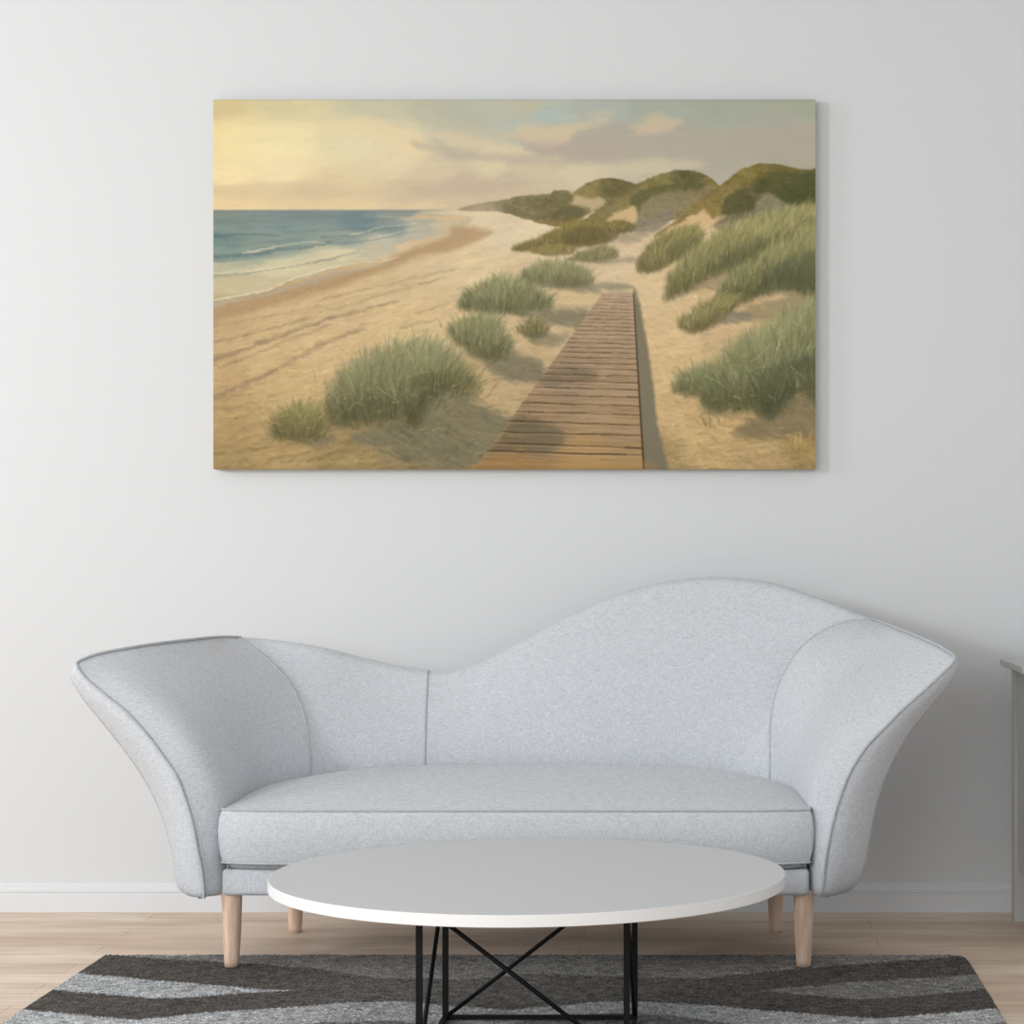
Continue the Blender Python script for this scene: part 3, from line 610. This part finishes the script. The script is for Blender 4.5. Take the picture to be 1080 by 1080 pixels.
# ---------------------------------------------------------------- sofa
def sofa():
    cx = -.577
    root = empty('sofa', (cx, -.75, .012))
    tag(root, 'light grey linen sofa with a wavy asymmetrical back, flared arms and tapered wooden legs', 'sofa')
    NT = 44
    def px(rows): return np.array([W(*r) for r in rows])
    # inner face, one column after another from the left arm front to the right arm front
    pipL = px([(216, 946, -1.08), (213, 918, -1.09), (208, 893, -1.095), (203, 867, -1.095), (195, 841, -1.09), (186, 818, -1.085), (171, 796, -1.075),
               (156, 776, -1.065), (134, 752, -1.05), (112, 734, -1.03), (92, 717, -1.01), (83, 706, -1.0), (80.5, 699, -.985)])
    pipR = px([(867, 944, -1.08), (870, 910, -1.09), (874, 887, -1.095), (880, 860, -1.095), (887, 837, -1.09), (897, 813, -1.085), (913, 788, -1.075),
               (933, 767, -1.065), (953, 747, -1.05), (980, 723, -1.03), (1000, 704, -1.01), (1006, 698, -1.0), (1007.5, 693, -.985)])
    armL1 = np.vstack([[(-1.425, -1.045, .221), (-1.425, -1.045, .47), (-1.462, -1.045, .58), (-1.52, -1.035, .67), (-1.61, -1.01, .76)], px([(100, 691.5, -.94)])])
    armL2 = np.vstack([[(-1.408, -.93, .221), (-1.408, -.93, .50), (-1.43, -.92, .60), (-1.48, -.90, .70), (-1.57, -.87, .80)], px([(140, 683.5, -.85)])])
    armL3 = np.vstack([[(-1.375, -.70, .221), (-1.375, -.70, .52), (-1.385, -.69, .62), (-1.42, -.68, .72), (-1.48, -.66, .82)], px([(196, 676, -.67)])])
    seamL = np.vstack([[(-1.285, -.53, .221)], px([(327, 813, -.53), (326, 790, -.52), (325, 774, -.51), (319, 748, -.49), (308, 724, -.475), (290, 702, -.46), (267, 683, -.45), (252, 673, -.44)])])
    seamR = np.vstack([[(.152, -.53, .221)], px([(812, 813, -.53), (812, 787, -.52), (813, 760, -.51), (818, 733, -.495), (827, 710, -.48), (843, 685, -.465), (867, 666, -.45), (893, 656, -.445), (921, 654, -.44)])])
    armR3 = np.vstack([[(.225, -.70, .221), (.225, -.70, .52), (.24, -.69, .62), (.28, -.68, .72), (.35, -.66, .82)], px([(948, 664, -.67)])])
    armR2 = np.vstack([[(.256, -.93, .221), (.256, -.93, .50), (.28, -.92, .60), (.33, -.90, .70), (.42, -.87, .80)], px([(974, 674.5, -.85)])])
    armR1 = np.vstack([[(.272, -1.045, .221), (.272, -1.045, .47), (.31, -1.045, .58), (.368, -1.035, .67), (.458, -1.01, .76)], px([(993, 683.5, -.94)])])
    def back(u0, yb, u1, v1, yt):
        b = W(u0, 808, yb); t = W(u1, v1, yt); m = (b+t)/2+np.array([0, -.012, 0])
        return np.array([(b[0], yb, .221), b, m, t])
    backs = [back(355, -.475, 335, 685.5, -.40), back(400, -.45, 390, 701.5, -.365), back(448, -.435, 450.5, 713, -.35), back(470, -.43, 474, 713, -.345), back(500, -.425, 505, 704.5, -.34),
             back(545, -.42, 545, 683.5, -.335), back(600, -.42, 600, 654.5, -.33), back(650, -.42, 650, 632.5, -.33), back(700, -.425, 700, 619.5, -.335),
             back(745, -.44, 755, 614, -.345), back(775, -.46, 815, 620, -.365), back(796, -.49, 870, 636, -.40)]
    cols = [pipL, armL1, armL2, armL3, seamL]+backs+[seamR, armR3, armR2, armR1, pipR]
    cols = np.array([catmull(c, NT) for c in cols]); NK = len(cols)
    iL, iC, iR = 4, 7, NK-5
    # outer face
    outL = catmull(px([(196, 943, -.97), (188, 937, -.965), (184, 922, -.96), (180, 896, -.96), (171, 863, -.96), (156, 830, -.96), (134, 796, -.96), (108, 763, -.96), (87, 737, -.96), (75, 716, -.96), (76, 703, -.97), (80, 698.5, -.975)]), NT)
    outR = catmull(px([(886, 943, -.97), (900, 937, -.965), (911, 920, -.96), (917, 890, -.96), (922, 863, -.96), (930, 833, -.96), (943, 803, -.96), (960, 773, -.96), (982, 745, -.96), (1001, 722, -.96), (1011, 704, -.97), (1008, 692.5, -.975)]), NT)
    outer = []
    T = np.linspace(0, 1, NT)[:, None]
    for k in range(NK):
        c = cols[k]
        if k == 0: o = outL
        elif k == NK-1: o = outR
        else:
            if k < iL or k > iR:                       # arms: away from the seat, thinner towards the rim
                base = outL if k < iL else outR; sg = -1 if k < iL else 1
                kk = k if k < iL else NK-1-k; th = [.0, .10, .12, .125][kk]
                o = c.copy(); o[:, 0] += sg*(th*(1-T[:, 0])**.6+.03-.012*T[:, 0])
                lim_y = np.maximum(o[:, 1]+.02, [0, -.89, -.77, -.58][kk]); f = T[:, 0]**2; o[:, 1] = lim_y*(1-f)+(c[:, 1]+.02)*f
                lim = base[:, 0]
                o[:, 0] = np.minimum(o[:, 0], np.interp(o[:, 2], base[:, 2], lim-.004)) if sg > 0 else np.maximum(o[:, 0], np.interp(o[:, 2], base[:, 2], lim+.004))
                o[:, 2] -= .016*T[:, 0]**3
            else:
                w = .12-.045*T[:, 0]; sg = -1 if k == iL else (1 if k == iR else 0)
                o = c.copy(); o[:, 1] += w; o[:, 0] += sg*.09*(1-T[:, 0]**2)**1.0; o[:, 2] -= .01*T[:, 0]**3
        outer.append(o)
    outer = np.array(outer)
    def resample(A, m):                                # smooth between columns
        return np.stack([catmull_fixed(A[:, i], m) for i in range(NT)], 1)
    def catmull_fixed(P, m):
        out = []
        for i in range(len(P)-1):
            p0 = P[i-1] if i else 2*P[0]-P[1]; p1, p2 = P[i], P[i+1]; p3 = P[i+2] if i+2 < len(P) else 2*P[-1]-P[-2]
            # centripetal-like damping of uneven spacing
            d1 = np.linalg.norm(p2-p1)+1e-6; d0 = np.linalg.norm(p1-p0)+1e-6; d2 = np.linalg.norm(p3-p2)+1e-6
            m1 = ((p1-p0)/d0*d1+(p2-p1))/2; m2 = ((p2-p1)+(p3-p2)/d2*d1)/2
            for t in np.linspace(0, 1, m, endpoint=False):
                h = (2*t**3-3*t*t+1, t**3-2*t*t+t, -2*t**3+3*t*t, t**3-t*t); out.append(h[0]*p1+h[1]*m1+h[2]*p2+h[3]*m2)
        out.append(P[-1]); return np.array(out)
    m = 6
    I = resample(cols, m); O = resample(outer, m)
    NC = 6; L0, R0 = iL*m, iR*m
    def profile(k):
        a, b = I[k], O[k]; top = []
        ta = a[-1]-a[-3]; ta = ta/np.linalg.norm(ta); w = np.linalg.norm(b[-1]-a[-1])
        for j in range(1, NC):
            s = j/NC; q = math.sin(math.pi*s); top.append(a[-1]*(1-s)+b[-1]*s+np.array([0, 0, 1])*q*w*(.08+.20*min(max(min(k-L0, R0-k)/12, 0), 1)))
        bot = [b[0]*(1-s)+a[0]*s for s in (.33, .66)]
        return np.vstack([a, top, b[::-1], bot])
    def shell(name, k0, k1, front=None):
        rings = [profile(k) for k in range(k0, k1+1)]; n = len(rings[0]); V = np.vstack(rings); Fs = []
        for i in range(len(rings)-1):
            for j in range(n): Fs.append((i*n+j, i*n+(j+1) % n, (i+1)*n+(j+1) % n, (i+1)*n+j))
        V = list(V)
        if front is not None:                          # padded front of the arm, rounding from the piping to the outside
            k = front; a, b = I[k], O[k]; off = len(V); S = 9
            for i in range(NT):
                for j in range(S+1):
                    th = math.pi/2*j/S
                    p = a[i].copy(); p[0] = a[i][0]+(b[i][0]-a[i][0])*(.25*math.sin(th)+.75*j/S if j not in (0, S) else j/S)
                    p[1] = a[i][1]+(b[i][1]-a[i][1])*(1-math.cos(th)); p[2] = a[i][2]+(b[i][2]-a[i][2])*j/S
                    if j == S: p = b[i]
                    V.append(p)
            for i in range(NT-1):
                for j in range(S): q = off+i*(S+1)+j; Fs.append((q, q+1, q+S+2, q+S+1))
            # close under the front and over the tip
            r0 = 0 if front == 0 else (len(rings)-1)*n
            Fs.append(tuple([off+j for j in range(S+1)]+[r0+n-2, r0+n-1]))
            Fs.append(tuple([off+(NT-1)*(S+1)+j for j in range(S, -1, -1)]+[r0+NT+q for q in range(NC-1)]))
        return mesh(name, V, Fs, M_linen, root)
    L, R, E = iL*m, iR*m, (NK-1)*m
    shell('armrest', 0, L, 0); shell('backrest', L, R); shell('armrest', R, E, E)
    fw = np.array([0, -.002, .0])
    tube('piping', np.vstack([O[0][0]*.3+I[0][0]*.7+[0, .0, -.004], I[0]+[0, -.003, 0], [I[k][-1]+[0, -.001, .003] for k in range(1, L+1)]]), .0040, M_piping, root, 8)
    tube('piping', np.vstack([O[E][0]*.3+I[E][0]*.7+[0, .0, -.004], I[E]+[0, -.003, 0], [I[k][-1]+[0, -.001, .003] for k in range(E-1, R-1, -1)]]), .0040, M_piping, root, 8)
    for k in (L, iC*m, R):
        P = I[k][8:]+[0, -.001, 0]; top = profile(k)[NT:NT+2]
        tube('seam_piping', np.vstack([P, top+[0, 0, .001]]), .0038, M_piping, root, 8)

    # seat cushion
    z0, zb, h = .469, .318, .068; yF, yB = -1.100, -.47; ns, nt_ = 72, 40
    def hw(t):
        q = max(0., t)
        return .836-.12*q**2.2
    def outline(s, t):
        y = yF+(yB-yF)*(t+1)/2+.035*abs(s)**12*(1-t)/2-.05*abs(s)**6*max(0, t)
        return cx+.002+s*hw(t), y
    def zt(s, t): return z0+h*max(0, 1-abs(s)**4.5)**.55*(1-((1-t)/2)**2.6)**.9
    V = []; Fs = []
    for j in range(nt_+1):
        t = -math.cos(math.pi*j/nt_)
        for i in range(ns+1):
            s = -math.cos(math.pi*i/ns); x, y = outline(s, t); V.append((x, y, zt(s, t)))
    w = ns+1
    for j in range(nt_):
        for i in range(ns): q = j*w+i; Fs.append((q, q+1, q+w+1, q+w))
    edge = [i for i in range(w)]+[j*w+ns for j in range(1, nt_+1)]+[nt_*w+i for i in range(ns-1, -1, -1)]+[j*w for j in range(nt_-1, 0, -1)]
    rim = np.array([V[e] for e in edge]); N = len(rim)
    tg = np.roll(rim, -1, 0)-np.roll(rim, 1, 0); nr = np.stack([tg[:, 1], -tg[:, 0], 0*tg[:, 0]], 1); nr /= np.linalg.norm(nr, axis=1)[:, None]+1e-9
    prev = edge; first = None
    def ring(zf, out):
        p = rim+nr*out; z = rim[:, 2]; p[:, 2] = zb+(np.where(z > z0+.001, z0, z)-zb)*zf if zf < 1 else z
        return p
    for zf, out in ((.93, .006), (.8, .011), (.6, .014), (.4, .013), (.2, .009), (.06, .003), (0, 0), (-.02, -.012), (-.11, -.016)):
        p = ring(zf, out); off = len(V); V += list(p)
        for i in range(N): Fs.append((prev[i], prev[(i+1) % N], off+(i+1) % N, off+i))
        prev = [off+i for i in range(N)]
    Fs.append(tuple(prev))
    cu = mesh('seat_cushion', V, Fs, M_linen, root)
    front = [i for i in range(N) if rim[i, 1] < -.62]
    start = front.index(0)
    # follow the front and both sides
    idx = [i for i in range(N) if rim[i, 1] < -.6]
    order = [i for i in idx if i > N/2]+[i for i in idx if i <= N/2]
    tube('cushion_piping', [rim[i]+nr[i]*.002 for i in order], .0036, M_piping, cu, 8)
    tube('cushion_piping', [ring(0, 0)[i]+nr[i]*.002 for i in order], .0036, M_piping, cu, 8)
    for c in cu.children: c.location = (0, 0, 0)
    for c in cu.children: c.matrix_parent_inverse.identity()

    box('seat_frame', (cx-.838, -1.065, .221), (cx+.838, -.45, .298), M_linen, root, .014, 4)
    for (u, v, y) in ((244.5, 1019, -1.02), (847.5, 1018, -1.02)):
        x = W(u, v, y)[0]; tube('leg', [(x, y, .232), (x, y, .222), (x, y, .12), (x, y, .03), (x, y, .0125)], [.030, .0295, .0265, .0215, .0205], M_beech, root, 28)
    for u in (311.5, 818):
        x = W(u, 983, -.39)[0]; tube('leg', [(x, -.39, .232), (x, -.39, .222), (x, -.39, .12), (x, -.39, .02), (x, -.39, .0005)], [.030, .029, .0255, .021, .020], M_beech, root, 28)
sofa()

# ---------------------------------------------------------------- coffee table
def coffee_table():
    c = np.array([-.4555, -1.97, .0]); root = empty('coffee_table', (c[0], c[1], .012)); r = .622; zt = .424; th = .027
    tag(root, 'round white coffee table on black wire legs in front of the sofa', 'table')
    N = 160; V = []; Fs = []
    prof = [(r-.0, zt-th), (r, zt-.002), (r-.0006, zt-.0006), (r-.002, zt), (.0, zt)]
    rings = [(r-.01, zt-th), (r-.001, zt-th), (r, zt-th+.001), (r, zt-.0015), (r-.0004, zt-.0005), (r-.0015, zt), (r*.5, zt)]
    for (q, z) in rings:
        for k in range(N): a = 2*math.pi*k/N; V.append((c[0]-.003+q*math.cos(a), c[1]+q*math.sin(a), z))
    def quads(i): return [(i*N+k, i*N+(k+1) % N, (i+1)*N+(k+1) % N, (i+1)*N+k) for k in range(N)]
    tt = mesh('tabletop', V, quads(0)+quads(5)+[tuple(range(N)), tuple(6*N+k for k in range(N))], M_top, root, False)
    eb = mesh('tabletop_rim', V, quads(1)+quads(2)+quads(3)+quads(4), M_white, root, False); eb.parent = tt; eb.location = (0, 0, 0)  # rim kept lighter than the top, painting in the stronger sidelight
    eb['label'] = 'tabletop rim in the undimmed white'
    s = .2405; w = .0145; zb = .0125+w/2; z1 = zt-th-w/2
    x0, x1, y0, y1 = c[0]-s+.004, c[0]+s+.004, c[1]-s, c[1]+s
    for x in (x0, x1):
        for y in (y0, y1): bar('leg', (x, y, .0125), (x, y, zt-th), w, M_black, root)
    for z in (zb, z1):
        bar('rail', (x0, y0, z), (x1, y0, z), w*.8, M_black, root); bar('rail', (x0, y1, z), (x1, y1, z), w*.8, M_black, root)
        bar('rail', (x0, y0, z), (x0, y1, z), w*.8, M_black, root); bar('rail', (x1, y0, z), (x1, y1, z), w*.8, M_black, root)
    for a, b in (((x0, y0, z1), (x1, y0, zb)), ((x1, y1, z1), (x0, y1, zb)), ((x0, y1, z1), (x0, y0, zb)), ((x1, y0, z1), (x1, y1, zb))):
        tube('cross_brace', [a, b], .0055, M_black, root, 10)
coffee_table()

# ---------------------------------------------------------------- rug
def rug():
    zr = .012
    def fp(u, v): d = F*(HC-zr)/(v-583); return ((u-757)*d/F, d-DC)
    def curve(pts): P = sorted(fp(*p) for p in pts); P = np.array(P); return lambda x: np.interp(x, P[:, 0], P[:, 1])
    a = curve([(100, 1004), (150, 1009), (240, 1014), (330, 1020), (400, 1031), (500, 1032), (560, 1026), (640, 1029), (740, 1031), (800, 1025), (880, 1018), (960, 1012), (1015, 1007), (1030, 1003)])
    b = curve([(60, 1023), (85, 1026), (200, 1036), (270, 1042), (310, 1044), (799, 1044), (900, 1035), (1030, 1027), (1060, 1024)])
    cc = curve([(20, 1039), (60, 1043), (160, 1052), (200, 1051), (260, 1046), (310, 1044), (799, 1044), (860, 1049), (900, 1053), (960, 1050), (1037, 1043), (1070, 1040)])
    d = curve([(0, 1061), (27, 1064), (140, 1075), (230, 1066), (300, 1062), (360, 1057), (420, 1055), (500, 1062), (540, 1064), (620, 1057), (660, 1055), (720, 1057), (800, 1064), (900, 1072), (930, 1073), (1000, 1067), (1050, 1063), (1080, 1060)])
    x0, x1, yb, yf = -1.822, .737, -.818, -2.62
    nx, ny = 700, 480
    R = np.random.RandomState(5)
    X, Y = np.meshgrid(np.linspace(x0, x1, nx), np.linspace(yf, yb, ny))
    jx = X+R.normal(0, .004, X.shape); jy = Y+R.normal(0, .006, X.shape)
    DK, MD, LT = np.array([.108, .098, .090]), np.array([.275, .265, .255]), np.array([.50, .515, .53])
    colr = np.tile(MD, (ny, nx, 1))
    A, B, CC, D = a(jx), b(jx), cc(jx), d(jx)
    e = D-.19-.05*np.sin(jx*5.2); f = e-.17-.06*np.cos(jx*4.1); g = f-.16
    def put(mask, c): colr[mask] = c
    lt_left = (jx < -.6)[..., None]
    put(jy < A, DK); band = (jy < B) & (jy > CC); colr[band] = np.where(lt_left, LT*.92, np.array([.23, .225, .21]))[band]
    put(jy < D, LT); put(jy < e, MD*.8); put(jy < f, DK); put(jy < g, LT)
    # the middle of the rug is softer in contrast
    soft = (np.exp(-((X+.55)/.62)**4)*.30)[..., None]; colr = colr*(1-soft)+MD*.85*soft
    fib = R.normal(1, .26, X.shape)*R.normal(1, .20, (ny//3+1, nx//6+1)).repeat(3, 0).repeat(6, 1)[:ny, :nx]
    colr = colr*np.clip(fib, .45, 1.7)[..., None]+R.uniform(0, .012, X.shape)[..., None]
    Z = .0095+R.uniform(-.0018, .0018, X.shape)+.0006*np.sin(X*37+R.uniform(0, 1, X.shape))
    ed = np.minimum(np.minimum(X-x0, x1-X), np.minimum(Y-yf, yb-Y)); Z = np.where(ed < .004, .0008, np.where(ed < .010, Z*.75, Z))
    # nudge the outline a little so that the edge reads as cut pile
    X = X+np.where(abs(X-x0) < .005, R.uniform(-.002, .002, X.shape), 0)+np.where(abs(X-x1) < .005, R.uniform(-.002, .002, X.shape), 0)
    Y = Y+np.where(abs(Y-yb) < .005, R.uniform(-.003, .003, X.shape), 0)
    # the back right corner is worn round
    rr = .06; kx = np.clip(X-(x1-rr), 0, None); ky = np.clip(Y-(yb-rr), 0, None); q = np.hypot(kx, ky); mx = np.maximum(kx, ky)
    sc = np.where((kx > 0) & (ky > 0), mx/np.maximum(q, 1e-9), 1); X = np.where(kx > 0, x1-rr+kx*sc, X); Y = np.where(ky > 0, yb-rr+ky*sc, Y)
    V = np.stack([X, Y, Z], -1).reshape(-1, 3)
    i, j = np.mgrid[0:ny-1, 0:nx-1]; q = (i*nx+j).ravel(); Fq = np.stack([q, q+1, q+nx+1, q+nx], 1)
    bot = len(V); V = np.vstack([V, [(x0+.002, yf+.002, .0004), (x1-.002, yf+.002, .0004), (x1-.002, yb-.05, .0004), (x0+.002, yb-.004, .0004)]])
    me = bpy.data.meshes.new('rug'); me.vertices.add(len(V)); me.vertices.foreach_set('co', V.ravel().astype('f'))
    n4 = Fq.size+4; me.loops.add(n4); me.loops.foreach_set('vertex_index', np.r_[Fq.ravel(), [bot+3, bot+2, bot+1, bot]].astype('i'))
    me.polygons.add(len(Fq)+1); me.polygons.foreach_set('loop_start', np.arange(0, n4, 4, dtype='i')); me.update(calc_edges=True)
    m, nt, bb, at = paint_attr_material('woven_pile', .95, .05)
    att = me.color_attributes.new('Col', 'FLOAT_COLOR', 'POINT'); c4 = np.ones((len(V), 4), 'f'); c4[:-4, :3] = np.clip(colr.reshape(-1, 3), 0, 1); att.data.foreach_set('color', c4.ravel())
    nz = scaled_noise(nt, (1, 1, 1), 330, 2, .6)
    nt.links.new(mixc(nt, at.outputs[0], ramp(nt, nz.outputs[0], [(.34, .4), (.64, 1.4)]).outputs[0], mode='MULTIPLY', f=1), bb.inputs['Base Color'])
    me.materials.append(m); o = bpy.data.objects.new('rug', me); col.objects.link(o)
    tag(o, 'low pile rug with zigzag stripes in charcoal and greys, lying on the pale wooden floor', 'rug')
rug()

# ---------------------------------------------------------------- cabinet at the right edge
def cabinet():
    xl = .963; yb_, yf_ = -.145, -.62; xr = 2.15; zt = .853; p = .05
    root = empty('sideboard', ((xl+xr)/2, (yb_+yf_)/2, 0))
    tag(root, 'grey painted sideboard on square legs, cut off by the right edge of the photo', 'cabinet')
    box('cabinet_top', (xl-.036, yf_-.03, zt-.024), (xr+.036, yb_+.02, zt), M_cab, root, .004)
    for x in (xl, xr-p):
        box('leg', (x, yb_-.065, 0), (x+p, yb_, zt-.024), M_cab, root, .002, 1)
        box('leg', (x, yf_, 0), (x+p, yf_+p, zt-.024), M_cab, root, .002, 1)
    box('side_panel', (xl+.012, yf_+p, .172), (xl+.030, yb_-.065, zt-.024), M_cab, root, .001, 1)
    box('side_panel', (xr-.030, yf_+p, .172), (xr-.012, yb_-.065, zt-.024), M_cab, root, .001, 1)
    box('back_panel', (xl+p, yb_-.02, .172), (xr-p, yb_-.008, zt-.024), M_cab, root, .001, 1)
    box('bottom_panel', (xl+.03, yf_+.01, .172), (xr-.03, yb_-.02, .19), M_cab, root, .001, 1)
    n = 3; wv = (xr-xl-2*p)/n
    for k in range(n):
        a = xl+p+wv*k
        dr = box('door', (a+.003, yf_+.004, .195), (a+wv-.003, yf_+.024, zt-.03), M_cab, root, .003, 1)
        hd = tube('handle', [(a+wv/2-.05, yf_-.016, .74), (a+wv/2+.05, yf_-.016, .74)], .005, M_black, dr, 8); hd.location = (0, 0, 0)
cabinet()
